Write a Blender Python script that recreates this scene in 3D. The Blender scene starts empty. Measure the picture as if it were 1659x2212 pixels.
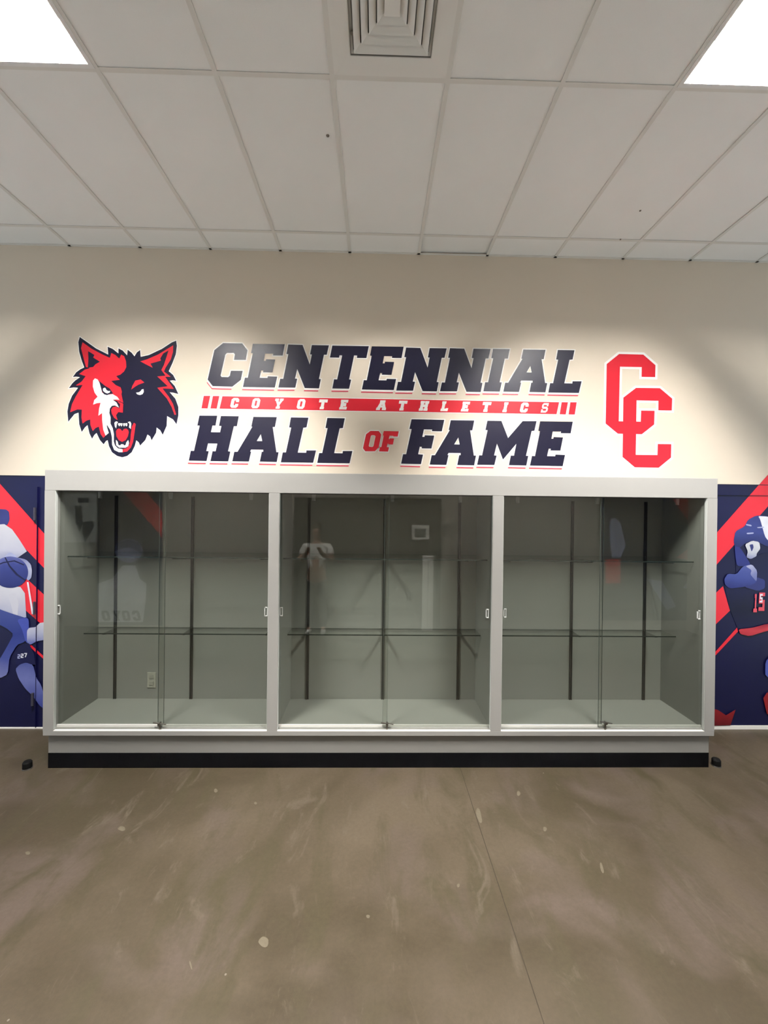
import bpy, bmesh, math, random
from mathutils import Vector, Matrix
from mathutils.geometry import tessellate_polygon
random.seed(7)
S = bpy.context.scene
C = S.collection

# ------------------------------------------------------------------ camera
F = 885.8; YAW, PITCH, ROLL = 0.01965, -0.00341, 0.01127
CAM = Vector((0.0, -3.6405, 1.9386))
_f = Vector((math.sin(YAW)*math.cos(PITCH), math.cos(YAW)*math.cos(PITCH), math.sin(PITCH)))
_r0 = Vector((math.cos(YAW), -math.sin(YAW), 0)); _u0 = _r0.cross(_f)
RIGHT = _r0*math.cos(ROLL) + _u0*math.sin(ROLL)
UP = -_r0*math.sin(ROLL) + _u0*math.cos(ROLL)
FWD = _f
cam = bpy.data.cameras.new('camera'); camo = bpy.data.objects.new('camera', cam); C.objects.link(camo)
cam.sensor_fit = 'HORIZONTAL'; cam.sensor_width = 36; cam.lens = F/1659*36; cam.clip_start = .02
mw = Matrix((RIGHT, UP, -FWD)).transposed().to_4x4(); mw.translation = CAM
camo.matrix_world = mw
S.camera = camo

# ------------------------------------------------------------------ world, exposure
W = bpy.data.worlds.new('world'); S.world = W; W.use_nodes = True
W.node_tree.nodes['Background'].inputs[0].default_value = (.80, .90, 1.0, 1)
W.node_tree.nodes['Background'].inputs[1].default_value = 2.0
S.view_settings.view_transform = 'Standard'; S.view_settings.look = 'None'
S.view_settings.gamma = 1; S.view_settings.use_curve_mapping = False
S.view_settings.exposure = 0.0
TUBE_STRENGTH = 1450.0
S.cycles.use_denoising = True
S.cycles.max_bounces = 6; S.cycles.diffuse_bounces = 4; S.cycles.glossy_bounces = 3; S.cycles.transparent_max_bounces = 16
S.cycles.use_adaptive_sampling = True; S.cycles.use_light_tree = False; S.cycles.adaptive_threshold = .20; S.cycles.adaptive_min_samples = 16
S.cycles.sample_clamp_indirect = 6
S.cycles.caustics_reflective = False; S.cycles.caustics_refractive = False

# ------------------------------------------------------------------ helpers
def ray(px, py):
    return (FWD + RIGHT*((px-829.5)/F) + UP*((1106-py)/F))
def at_y(px, py, y):
    d = ray(px, py); t = (y-CAM.y)/d.y; return CAM + d*t
def at_z(px, py, z):
    d = ray(px, py); t = (z-CAM.z)/d.z; return CAM + d*t

MATS = {}
def lin(c):
    return tuple((v/12.92 if v <= .04045 else ((v+.055)/1.055)**2.4) for v in [x/255 for x in c])
def mat(name, col, rough=.5, spec=.5, metal=0, noise=0.0, nscale=8, bump=0.0, bscale=200, coat=0):
    if name in MATS: return MATS[name]
    m = bpy.data.materials.new(name); m.use_nodes = True; nt = m.node_tree; b = nt.nodes['Principled BSDF']
    b.inputs['Base Color'].default_value = (*col, 1); b.inputs['Roughness'].default_value = rough
    b.inputs['Specular IOR Level'].default_value = spec; b.inputs['Metallic'].default_value = metal
    b.inputs['Coat Weight'].default_value = coat
    tc = nt.nodes.new('ShaderNodeTexCoord')
    n = nt.nodes.new('ShaderNodeTexNoise'); n.inputs['Scale'].default_value = nscale; n.inputs['Detail'].default_value = 5
    nt.links.new(tc.outputs['Object'], n.inputs['Vector'])
    mx = nt.nodes.new('ShaderNodeMix'); mx.data_type = 'RGBA'
    k = noise
    mx.inputs[6].default_value = (*[max(0, c*(1-k)) for c in col], 1); mx.inputs[7].default_value = (*[min(1, c*(1+k)) for c in col], 1)
    nt.links.new(n.outputs['Fac'], mx.inputs[0]); nt.links.new(mx.outputs[2], b.inputs['Base Color'])
    if bump:
        n2 = nt.nodes.new('ShaderNodeTexNoise'); n2.inputs['Scale'].default_value = bscale; n2.inputs['Detail'].default_value = 3
        nt.links.new(tc.outputs['Object'], n2.inputs['Vector'])
        bp = nt.nodes.new('ShaderNodeBump'); bp.inputs['Strength'].default_value = bump; bp.inputs['Distance'].default_value = .002
        nt.links.new(n2.outputs['Fac'], bp.inputs['Height']); nt.links.new(bp.outputs['Normal'], b.inputs['Normal'])
    MATS[name] = m; return m
def glass_mat(name, tint, ior=1.5):
    m = bpy.data.materials.new(name); m.use_nodes = True; nt = m.node_tree; nt.nodes.clear()
    o = nt.nodes.new('ShaderNodeOutputMaterial'); t = nt.nodes.new('ShaderNodeBsdfTransparent'); g = nt.nodes.new('ShaderNodeBsdfGlossy')
    t.inputs[0].default_value = (*tint, 1); g.inputs['Roughness'].default_value = .0; g.inputs[0].default_value = (1, 1, 1, 1)
    # Schlick mirror share, the same from either side of the pane
    lw = nt.nodes.new('ShaderNodeLayerWeight'); lw.inputs[0].default_value = .5
    pw = nt.nodes.new('ShaderNodeMath'); pw.operation = 'POWER'; pw.inputs[1].default_value = 5; nt.links.new(lw.outputs['Facing'], pw.inputs[0])
    fr = nt.nodes.new('ShaderNodeMath'); fr.operation = 'MULTIPLY_ADD'; f0 = ((ior-1)/(ior+1))**2
    fr.inputs[1].default_value = 1-f0; fr.inputs[2].default_value = f0; nt.links.new(pw.outputs[0], fr.inputs[0])
    # smears on the pane vary the mirror a little
    mx = nt.nodes.new('ShaderNodeMixShader')
    nt.links.new(fr.outputs[0], mx.inputs[0]); nt.links.new(t.outputs[0], mx.inputs[1]); nt.links.new(g.outputs[0], mx.inputs[2])
    nt.links.new(mx.outputs[0], o.inputs[0]); return m
def emit_mat(name, col, strength):
    m = bpy.data.materials.new(name); m.use_nodes = True; b = m.node_tree.nodes['Principled BSDF']
    b.inputs['Base Color'].default_value = (.9, .9, .9, 1)
    b.inputs['Emission Color'].default_value = (*col, 1); b.inputs['Emission Strength'].default_value = strength; return m

ORG = {}
class MB:
    def __init__(s): s.v = []; s.f = []
    def add(s, vs, fs):
        o = len(s.v); s.v += [Vector(v) for v in vs]; s.f += [tuple(i+o for i in f) for f in fs]; return s
    def box(s, x0, x1, y0, y1, z0, z1):
        if x0 > x1: x0, x1 = x1, x0
        if y0 > y1: y0, y1 = y1, y0
        if z0 > z1: z0, z1 = z1, z0
        return s.add([(x0,y0,z0),(x1,y0,z0),(x1,y1,z0),(x0,y1,z0),(x0,y0,z1),(x1,y0,z1),(x1,y1,z1),(x0,y1,z1)],
                     [(0,3,2,1),(4,5,6,7),(0,1,5,4),(1,2,6,5),(2,3,7,6),(3,0,4,7)])
    def cyl(s, p0, p1, r, n=12, r1=None):
        p0 = Vector(p0); p1 = Vector(p1); d = (p1-p0).normalized(); r1 = r if r1 is None else r1
        a = d.orthogonal().normalized(); b = d.cross(a)
        vs = [p0+(a*math.cos(t)+b*math.sin(t))*r for t in [2*math.pi*i/n for i in range(n)]]
        vs += [p1+(a*math.cos(t)+b*math.sin(t))*r1 for t in [2*math.pi*i/n for i in range(n)]]
        fs = [(i, (i+1) % n, n+(i+1) % n, n+i) for i in range(n)] + [tuple(range(n))[::-1], tuple(range(n, 2*n))]
        return s.add(vs, fs)
    def prism(s, loops, d):
        """flat loops of 3D points (outer first, then holes) pushed along vector d"""
        d = Vector(d); loops = [[Vector(p) for p in l] for l in loops]
        flat = [p for l in loops for p in l]; n = len(flat)
        tris = tessellate_polygon(loops)
        nrm = Vector((0, 0, 0))
        for a, b, c in tris: nrm += (flat[b]-flat[a]).cross(flat[c]-flat[a])
        fs = []
        for t in tris:
            a, b, c = t
            tn = (flat[b]-flat[a]).cross(flat[c]-flat[a])
            if tn.dot(d) > 0: fs.append((a+n, b+n, c+n)); fs.append((c, b, a))
            else: fs.append((c+n, b+n, a+n)); fs.append((a, b, c))
        o = 0
        for l in loops:
            m = len(l)
            for i in range(m):
                j = (i+1) % m; fs.append((o+i, o+j, n+o+j, n+o+i))
            o += m
        return s.add(flat+[p+d for p in flat], fs)
    def mesh(s, name, m, org=Vector((0, 0, 0)), fix=True):
        me = bpy.data.meshes.new(name); me.from_pydata([v-org for v in s.v], [], s.f)
        me.materials.append(m)
        if fix:
            bm = bmesh.new(); bm.from_mesh(me); bmesh.ops.recalc_face_normals(bm, faces=bm.faces); bm.to_mesh(me); bm.free()
        me.update(); return me
    def build(s, name, m, parent=None, bevel=0, smooth=False, origin=None):
        org = ORG[parent.name] if parent is not None else (Vector(origin) if origin is not None else Vector((0, 0, 0)))
        me = s.mesh(name, m, org)
        o = bpy.data.objects.new(name, me); C.objects.link(o)
        if parent is not None: o.parent = parent
        else: o.location = org
        ORG[o.name] = org
        if bevel:
            b = o.modifiers.new('bevel', 'BEVEL'); b.width = bevel; b.segments = 2; b.limit_method = 'ANGLE'
        if smooth:
            for p in me.polygons: p.use_smooth = True
        return o
def B(x0, x1, y0, y1, z0, z1): return MB().box(x0, x1, y0, y1, z0, z1)
def tag(o, label=None, cat=None, group=None, kind=None):
    if label: o['label'] = label
    if cat: o['category'] = cat
    if group: o['group'] = group
    if kind: o['kind'] = kind
    return o
def empty(name, loc):
    o = bpy.data.objects.new(name, None); C.objects.link(o); o.location = loc; o.empty_display_size = .1
    ORG[o.name] = Vector(loc); return o
def inst(name, me, parent, loc):
    o = bpy.data.objects.new(name, me); C.objects.link(o); o.parent = parent
    o.location = Vector(loc)-ORG[parent.name]; ORG[o.name] = Vector(loc); return o

# ------------------------------------------------------------------ materials
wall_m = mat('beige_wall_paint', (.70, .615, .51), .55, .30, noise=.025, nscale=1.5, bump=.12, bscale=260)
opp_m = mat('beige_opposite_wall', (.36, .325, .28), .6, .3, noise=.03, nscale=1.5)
tile_m = mat('acoustic_tile', (.90, .90, .89), .9, .1, noise=.04, nscale=2.0, bump=.35, bscale=420)
grid_m = mat('ceiling_grid_metal', (.76, .745, .71), .6, .3, noise=.02)
plenum_m = mat('plenum_dark', (.05, .05, .05), .9, .1)
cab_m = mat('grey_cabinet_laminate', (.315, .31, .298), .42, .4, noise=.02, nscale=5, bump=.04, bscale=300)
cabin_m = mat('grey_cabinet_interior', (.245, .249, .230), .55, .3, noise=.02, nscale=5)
black_m = mat('black_vinyl_base', (.0022, .0022, .0028), .75, .06, noise=.05)
alu_m = mat('aluminium_track', (.86, .85, .82), .35, .5, metal=.35, noise=.02)
sill_m = mat('white_sill_strip', (.84, .83, .79), .4, .5, noise=.02)
reveal_m = mat('aluminium_jamb', (.50, .52, .50), .4, .5, noise=.02)
std_m = mat('dark_standard', (.040, .040, .036), .5, .3, metal=.1)
steel_m = mat('lock_steel', (.20, .19, .17), .3, .5, metal=.9)
clear_m = mat('clear_acrylic_pull', (.62, .63, .62), .2, .6)
clip_m = mat('grey_clip', (.36, .37, .35), .5, .3)
navy_m = mat('navy_vinyl', (.008, .0076, .026), .36, .32, noise=.03)
red_m = mat('red_vinyl', (.66, .017, .034), .36, .4, noise=.02)
white_m = mat('white_vinyl', (.84, .83, .81), .36, .4, noise=.02)
drop_m = mat('red_underline_vinyl', (.62, .06, .10), .4, .4, noise=.02)
white_trim = mat('white_trim_paint', (.80, .78, .74), .5, .4, noise=.02)
troffer_m = mat('troffer_white_enamel', (.80, .80, .79), .5, .4)
louver_m = mat('louver_aluminium', (.50, .50, .50), .45, .5)
rubber_m = mat('black_rubber', (.006, .006, .006), .7, .1)
tube_m = emit_mat('fluorescent_tube', (1.0, .965, .91), TUBE_STRENGTH)
pane_m = glass_mat('door_glass', (.925, .940, .925), 1.5)
shelf_m = glass_mat('shelf_glass', (.95, .965, .955), 1.45)
shelf_edge_m = mat('shelf_glass_edge', (.022, .030, .026), .25, .5)

def floor_material():
    m = bpy.data.materials.new('sealed_concrete'); m.use_nodes = True; nt = m.node_tree; b = nt.nodes['Principled BSDF']
    L = nt.links.new
    tc = nt.nodes.new('ShaderNodeTexCoord')
    def noise(scale, detail, rough=.6, vec=None, dist=0):
        n = nt.nodes.new('ShaderNodeTexNoise'); n.inputs['Scale'].default_value = scale; n.inputs['Detail'].default_value = detail
        n.inputs['Roughness'].default_value = rough; n.inputs['Distortion'].default_value = dist
        L(vec or tc.outputs['Object'], n.inputs['Vector']); return n.outputs['Fac']
    def mix(f, a, bb, typ='MIX'):
        x = nt.nodes.new('ShaderNodeMix'); x.data_type = 'RGBA'; x.blend_type = typ
        if isinstance(f, float): x.inputs[0].default_value = f
        else: L(f, x.inputs[0])
        for s, v in ((6, a), (7, bb)):
            if isinstance(v, tuple): x.inputs[s].default_value = (*v, 1)
            else: L(v, x.inputs[s])
        return x.outputs[2]
    def ramp(f, p0, p1):
        r = nt.nodes.new('ShaderNodeMapRange'); r.inputs['From Min'].default_value = p0; r.inputs['From Max'].default_value = p1
        L(f, r.inputs['Value']); return r.outputs[0]
    mp = nt.nodes.new('ShaderNodeMapping'); mp.inputs['Scale'].default_value = (2.2, .8, 1); L(tc.outputs['Object'], mp.inputs['Vector'])
    c = mix(ramp(noise(.8, 3, dist=.8), .38, .62), (.052, .040, .0245), (.086, .067, .046))
    c = mix(ramp(noise(1.5, 3, .55, None, .5), .50, .66), c, (.084, .064, .050))
    c = mix(ramp(noise(2.0, 5, .65, mp.outputs[0], .6), .50, .68), c, (.055, .045, .026))
    c = mix(ramp(noise(3.2, 6, .7, mp.outputs[0], 1.0), .58, .72), c, (.098, .079, .058))
    g = ramp(noise(46, 5, .75), .35, .75)
    c = mix(g, mix(1.0, c, (.90, .90, .90), 'MULTIPLY'), mix(1.0, c, (1.12, 1.12, 1.12), 'MULTIPLY'))
    v = nt.nodes.new('ShaderNodeTexVoronoi'); v.inputs['Scale'].default_value = 3.4; L(tc.outputs['Object'], v.inputs['Vector'])
    lt = nt.nodes.new('ShaderNodeMath'); lt.operation = 'LESS_THAN'; lt.inputs[1].default_value = .016; L(v.outputs['Distance'], lt.inputs[0])
    c = mix(lt.outputs[0], c, (.17, .15, .12))
    L(c, b.inputs['Base Color'])
    rr = nt.nodes.new('ShaderNodeMapRange'); rr.inputs['To Min'].default_value = .34; rr.inputs['To Max'].default_value = .52
    L(noise(3, 4), rr.inputs['Value']); L(rr.outputs[0], b.inputs['Roughness']); b.inputs['Specular IOR Level'].default_value = .28
    bp = nt.nodes.new('ShaderNodeBump'); bp.inputs['Strength'].default_value = .12; bp.inputs['Distance'].default_value = .003
    L(noise(60, 4), bp.inputs['Height']); L(bp.outputs[0], b.inputs['Normal'])
    return m
floor_m = floor_material()

# ------------------------------------------------------------------ room shell
T = .6096
H = 4.217; XL, XR = -5.2, 5.2; YO = -4.2
GX0 = -.8656; YA = -.2526; YB = YA-2*T
jx = at_z(1175, 2212, 0).x; jx2 = at_z(1040, 1790, 0).x
JX = jx
fl = empty('floor', (0, 0, 0)); tag(fl, kind='structure')
B(XL, JX-.002, YO, 0, -.06, 0).build('slab', floor_m, fl)
B(JX+.002, XR, YO, 0, -.06, 0).build('slab', floor_m, fl)
B(JX-.002, JX+.002, YO, 0, -.06, -.002).build('joint_filler', mat('joint_filler', (.050, .040, .029), .8, .2), fl)
dab_m = mat('paint_dab', (.115, .096, .066), .6, .3, noise=.15, nscale=60)
for px, py, rx, ry in ((570, 2035, 11, 11), (1035, 1762, 5, 17), (795, 1980, 4, 4), (263, 1790, 8, 5), (1120, 1714, 4, 5), (1177, 1791, 4, 5), (466, 1708, 4, 4), (552, 1735, 3, 3), (1300, 1875, 3, 12), (990, 1913, 3, 4), (60, 1843, 5, 4), (412, 2085, 2, 9)):
    pts = [(px+rx*(1+.12*math.sin(3*a+px))*math.cos(a)+(ry-rx)*.35*math.sin(a)*(1 if ry > rx+4 else 0), py+ry*(1+.1*math.sin(2*a+py))*math.sin(a)) for a in [2*math.pi*i/14 for i in range(14)]]
    MB().prism([[at_z(x, y, 0)+Vector((0, 0, .0001)) for x, y in pts]], (0, 0, .0005)).build('paint_dab', dab_m, fl)
tag(B(XL-.1, XR+.1, 0, .12, -.06, H+.25).build('wall_back', wall_m), kind='structure')
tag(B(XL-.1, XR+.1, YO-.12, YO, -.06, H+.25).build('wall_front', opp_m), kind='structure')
# unseen corridor ends; the glazing is added to bring daylight to the ceiling
def end_wall(x0, x1, side, n):
    w = empty('wall_'+side, ((x0+x1)/2, YO/2, 0)); tag(w, kind='structure')
    ya, yb, z0, z1 = YO+.25, -.25, .08, 4.0
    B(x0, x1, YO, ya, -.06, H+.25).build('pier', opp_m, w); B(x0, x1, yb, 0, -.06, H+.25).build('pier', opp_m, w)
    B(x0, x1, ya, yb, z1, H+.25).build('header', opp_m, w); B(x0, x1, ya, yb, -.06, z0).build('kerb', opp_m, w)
    g = empty('added_window_%d' % n, ((x0+x1)/2, YO/2, z0)); tag(g, kind='structure')
    xm = (x0+x1)/2
    for k in range(4):
        a = ya+(yb-ya)*k/4; b = ya+(yb-ya)*(k+1)/4
        B(xm-.003, xm+.003, a+.02, b-.02, z0+.03, z1-.03).build('pane', pane_m, g)
    for k in range(5):
        a = ya+(yb-ya)*k/4
        B(xm-.03, xm+.03, max(ya, a-.025), min(yb, a+.025), z0, z1).build('mullion', frame_m, g)
    B(xm-.03, xm+.03, ya, yb, z0, z0+.04).build('sill', frame_m, g); B(xm-.03, xm+.03, ya, yb, z1-.04, z1).build('head', frame_m, g)
frame_m = mat('added_window_frame_metal', (.25, .24, .22), .4, .5, metal=.5)
end_wall(XL-.1, XL, 'left', 1); end_wall(XR, XR+.1, 'right', 2)

# ceiling: tiles and tee bars hang under the plenum slab
ce = B(XL, XR, YO, 0, H+.2, H+.25).build('ceiling', plenum_m, origin=(0, 0, H+.2)); tag(ce, kind='structure')
rows = [0, YA, YB, YB-2*T, YB-4*T, YO]
ks = list(range(-10, 13))
TROF = {-2, 4}
meshes = {}
def tile(x0, x1, y0, y1, dz=0):
    x0, x1 = max(x0, XL), min(x1, XR)
    if x1-x0 < .05 or y1-y0 < .05: return None
    key = (round(x1-x0, 3), round(y1-y0, 3))
    if key not in meshes:
        w, d = (x1-x0)/2-.003, (y1-y0)/2-.003
        meshes[key] = B(-w, w, -d, d, 0, .018).mesh('ceiling_tile', tile_m)
    return inst('ceiling_tile', meshes[key], ce, ((x0+x1)/2, (y0+y1)/2, H+dz))
for k in ks:
    xa, xb = GX0+k*T, GX0+(k+1)*T
    for i in range(len(rows)-1):
        y1, y0 = rows[i], rows[i+1]
        if i == 2 and k in TROF: continue
        if i == 2 and k == 1:
            tile(xa, xb, y0, y0+T, .001); continue
        dz = random.uniform(0, .0015)
        t = tile(xa, xb, y0, y1, dz)
        if t and i == 0 and k == 2: t.location.z += .012; t.rotation_euler.x = math.radians(1.2)
bw = .0125
for k in range(-9, 13):
    x = GX0+k*T
    if XL < x < XR: B(x-bw, x+bw, YO, 0, H-.004, H-.001).build('tee_bar', grid_m, ce)
for y in rows[1:-1]:
    B(XL, XR, y-bw, y+bw, H-.0036, H-.0012).build('cross_tee', grid_m, ce)
x = GX0+T
B(x+bw, x+T-bw, YB-T-bw, YB-T+bw, H-.0036, H-.0012).build('cross_tee', grid_m, ce)
B(XL, XR, -.022, 0, H-.004, H-.001).build('wall_angle', grid_m, ce)
B(XL, XR, YO, YO+.022, H-.004, H-.001).build('wall_angle', grid_m, ce)
speck_m = mat('ceiling_speck', (.22, .19, .16), .8, .1)
for (px, py, r) in ((708, 293, .008), (1383, 455, .006), (1340, 517, .006), (842, 549, .005)):
    p = at_z(px, py, H)
    MB().cyl((p.x, p.y, H-.004), (p.x, p.y, H), r, 8, r*1.3).build('speck', speck_m, ce)

# fluorescent louvre fixtures
def wedge(mb, a, b, axis, c, z0, z1, t0, t1):
    """blade running a..b along axis, centred on c, thin at z0, thick at z1"""
    pts = []
    for u in (a, b):
        for w, z in ((-t0, z0), (t0, z0), (t1, z1), (-t1, z1)):
            pts.append((u, c+w, z) if axis == 'x' else (c+w, u, z))
    mb.add(pts, [(0, 1, 2, 3), (7, 6, 5, 4), (0, 4, 5, 1), (1, 5, 6, 2), (2, 6, 7, 3), (3, 7, 4, 0)])
proto = None
def troffer(x0, label, proto_children):
    y1 = YB; y0 = YB-2*T; x1 = x0+T
    root = empty('ceiling_light', ((x0+x1)/2, (y0+y1)/2, H))
    tag(root, label, 'ceiling light', 'fluorescent ceiling lights')
    if proto_children:
        for o in proto_children:
            c = o.copy(); C.objects.link(c); c.parent = root
        return root, proto_children
    z0 = H-.002; zt = H+.15; e = .028
    fr = MB(); fr.box(x0+.006, x1-.006, y0+.006, y0+e, z0-.004, z0+.004); fr.box(x0+.006, x1-.006, y1-e, y1-.006, z0-.004, z0+.004)
    fr.box(x0+.006, x0+e, y0+e, y1-e, z0-.004, z0+.004); fr.box(x1-e, x1-.006, y0+e, y1-e, z0-.004, z0+.004)
    ch = [fr.build('flange', troffer_m, root)]
    hs = MB(); hs.box(x0+e-.004, x1-e+.004, y0+e-.004, y1-e+.004, zt, zt+.004)
    hs.box(x0+e-.004, x0+e, y0+e, y1-e, z0, zt); hs.box(x1-e, x1-e+.004, y0+e, y1-e, z0, zt)
    hs.box(x0+e, x1-e, y0+e-.004, y0+e, z0, zt); hs.box(x0+e, x1-e, y1-e, y1-e+.004, z0, zt)
    ch.append(hs.build('housing', troffer_m, root))
    xi0, xi1, yi0, yi1 = x0+e, x1-e, y0+e, y1-e
    n = 3; p = (xi1-xi0)/n
    for i in range(n):
        xc = xi0+p*(i+.5)
        ch.append(MB().cyl((xc, yi0+.02, H+.112), (xc, yi1-.02, H+.112), .0127, 10).build('tube', tube_m, root, smooth=True))
    for i in range(1, n):
        m = MB(); wedge(m, yi0, yi1, 'y', xi0+p*i, z0, z0+.045, .002, .006); ch.append(m.build('long_blade', louver_m, root))
    q = (yi1-yi0)/6
    for i in range(1, 6):
        m = MB(); wedge(m, xi0, xi1, 'x', yi0+q*i, z0, z0+.064, .002, .008); ch.append(m.build('cross_blade', louver_m, root))
    for yy, s in ((yi0, 1), (yi1, -1)):
        m = MB(); m.add([(xi0, yy, z0), (xi1, yy, z0), (xi1, yy+s*.03, z0+.085), (xi0, yy+s*.03, z0+.085)], [(0, 1, 2, 3)])
        ch.append(m.build('end_reflector', louver_m, root))
    return root, ch
pc = None
for k, lab in ((-2, 'bright louvred fluorescent light in the ceiling at top left of the photo'),
               (4, 'bright louvred fluorescent light in the ceiling at top right of the photo')):
    _, pc = troffer(GX0+k*T, lab, pc)

# air diffuser: stepped square cones
dfm = mat('diffuser_enamel', (.82, .81, .78), .5, .4)
dx0, dx1, dy1, dy0 = GX0+T+bw, GX0+2*T-bw, YB-bw, YB-T+bw
dc = ((dx0+dx1)/2, (dy0+dy1)/2)
df = empty('air_diffuser', (dc[0], dc[1], H)); tag(df, 'square louvred air diffuser set in the ceiling between the two lights', 'air vent')
hw = (dx1-dx0)/2
def ring(a, za, b, zb, th=.003):
    """square cone shell from half-width a at za to half-width b at zb"""
    m = MB(); vs = []
    for hwid, z in ((a, za), (b, zb), (b, zb+th), (a, za+th)):
        vs += [(dc[0]-hwid, dc[1]-hwid, z), (dc[0]+hwid, dc[1]-hwid, z), (dc[0]+hwid, dc[1]+hwid, z), (dc[0]-hwid, dc[1]+hwid, z)]
    fs = []
    for l in range(4):
        for i in range(4):
            j = (i+1) % 4; a0, b0 = l*4, ((l+1) % 4)*4
            fs.append((a0+i, a0+j, b0+j, b0+i))
    return m.add(vs, fs)
ring(hw, H-.004, .205, H-.001).build('face_plate', dfm, df)
ring(.205, H-.001, .188, H+.012).build('lip', dfm, df)
for i, a in enumerate((.180, .142, .104, .066)):
    ring(a+.003, H-.012+i*.004, a-.029, H+.006+i*.004).build('cone', dfm, df)
B(dc[0]-.036, dc[0]+.036, dc[1]-.036, dc[1]+.036, H+.002, H+.006).build('centre_plate', dfm, df)
B(dc[0]-.2, dc[0]+.2, dc[1]-.2, dc[1]+.2, H+.10, H+.104).build('duct', mat('duct_dark', (.25, .24, .22), .7, .2), df)
dd = MB()
for s in (-1, 1):
    dd.box(dc[0]+s*.2-.002, dc[0]+s*.2+.002, dc[1]-.2, dc[1]+.2, H, H+.1); dd.box(dc[0]-.2, dc[0]+.2, dc[1]+s*.2-.002, dc[1]+s*.2+.002, H, H+.1)
dd.build('neck', MATS['duct_dark'], df)
p = at_z(760, 68, H)
MB().cyl((p.x, p.y, H-.009), (p.x, p.y, H-.003), .009, 8).build('screw', speck_m, df)

# ------------------------------------------------------------------ display cabinet
CX0, CX1, CY, CZ0, CZ1 = -2.4343, 2.5897, -.5795, .2521, 2.2112
OZ0, OZ1 = .2877, 2.0599
IX0, M1A, M1B, M2A, M2B, IX1 = -2.3591, -.7933, -.7180, .8790, .9577, 2.5138
YBK = -.0919; ZFL = .3054; YBASE = -.5534; ZBASE = .1117
ft = .020
cab = empty('display_cabinet', ((CX0+CX1)/2, -.3, 0))
tag(cab, 'long grey trophy display cabinet with three glass-fronted bays and black toe base', 'cabinet')
bv = .0025
B(CX0, CX1, CY, CY+ft, OZ1, CZ1).build('top_rail', cab_m, cab, bv)
B(CX0, CX1, CY, CY+ft, CZ0, OZ0).build('bottom_rail', cab_m, cab, bv)
B(CX0, IX0, CY, CY+ft, OZ0, OZ1).build('stile', cab_m, cab)
B(IX1, CX1, CY, CY+ft, OZ0, OZ1).build('stile', cab_m, cab)
B(M1A, M1B, CY, CY+ft, OZ0, OZ1).build('mullion', cab_m, cab)
B(M2A, M2B, CY, CY+ft, OZ0, OZ1).build('mullion', cab_m, cab)
B(CX0, IX0, CY+ft, 0, CZ0, CZ1).build('side_panel', cabin_m, cab)
B(IX1, CX1, CY+ft, 0, CZ0, CZ1).build('side_panel', cabin_m, cab)
dv = .014
for a, b in ((M1A, M1B), (M2A, M2B)):
    B(a, b, CY+ft, YBK, ZFL, OZ1+.02).build('divider', cabin_m, cab)
B(IX0, IX1, CY+ft, 0, OZ1+.02, CZ1).build('top_panel', cabin_m, cab)
B(IX0, IX1, CY+ft, 0, CZ0, ZFL-.001).build('floor_panel', cabin_m, cab)
B(IX0, IX1, YBK, -.002, ZFL, OZ1+.02).build('back_panel', cabin_m, cab)
bays = [(IX0, M1A), (M1B, M2A), (M2B, IX1)]
B(CX0+.022, CX1-.02, YBASE, 0, ZBASE, CZ0).build('base_panel', mat('darker_grey_base', (.235, .23, .22), .5, .3, noise=.02), cab)
B(CX0+.022, CX1-.02, YBASE-.002, 0, .0, ZBASE).build('toe_base', black_m, cab)
GY1, GY2 = CY+ft+.006, CY+ft+.024      # front and rear glass planes
GT = .006
lock_px = ((345, 1563), (836, 1563), (1308, 1561))
seam_px = (346, 832, 1298)
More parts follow.
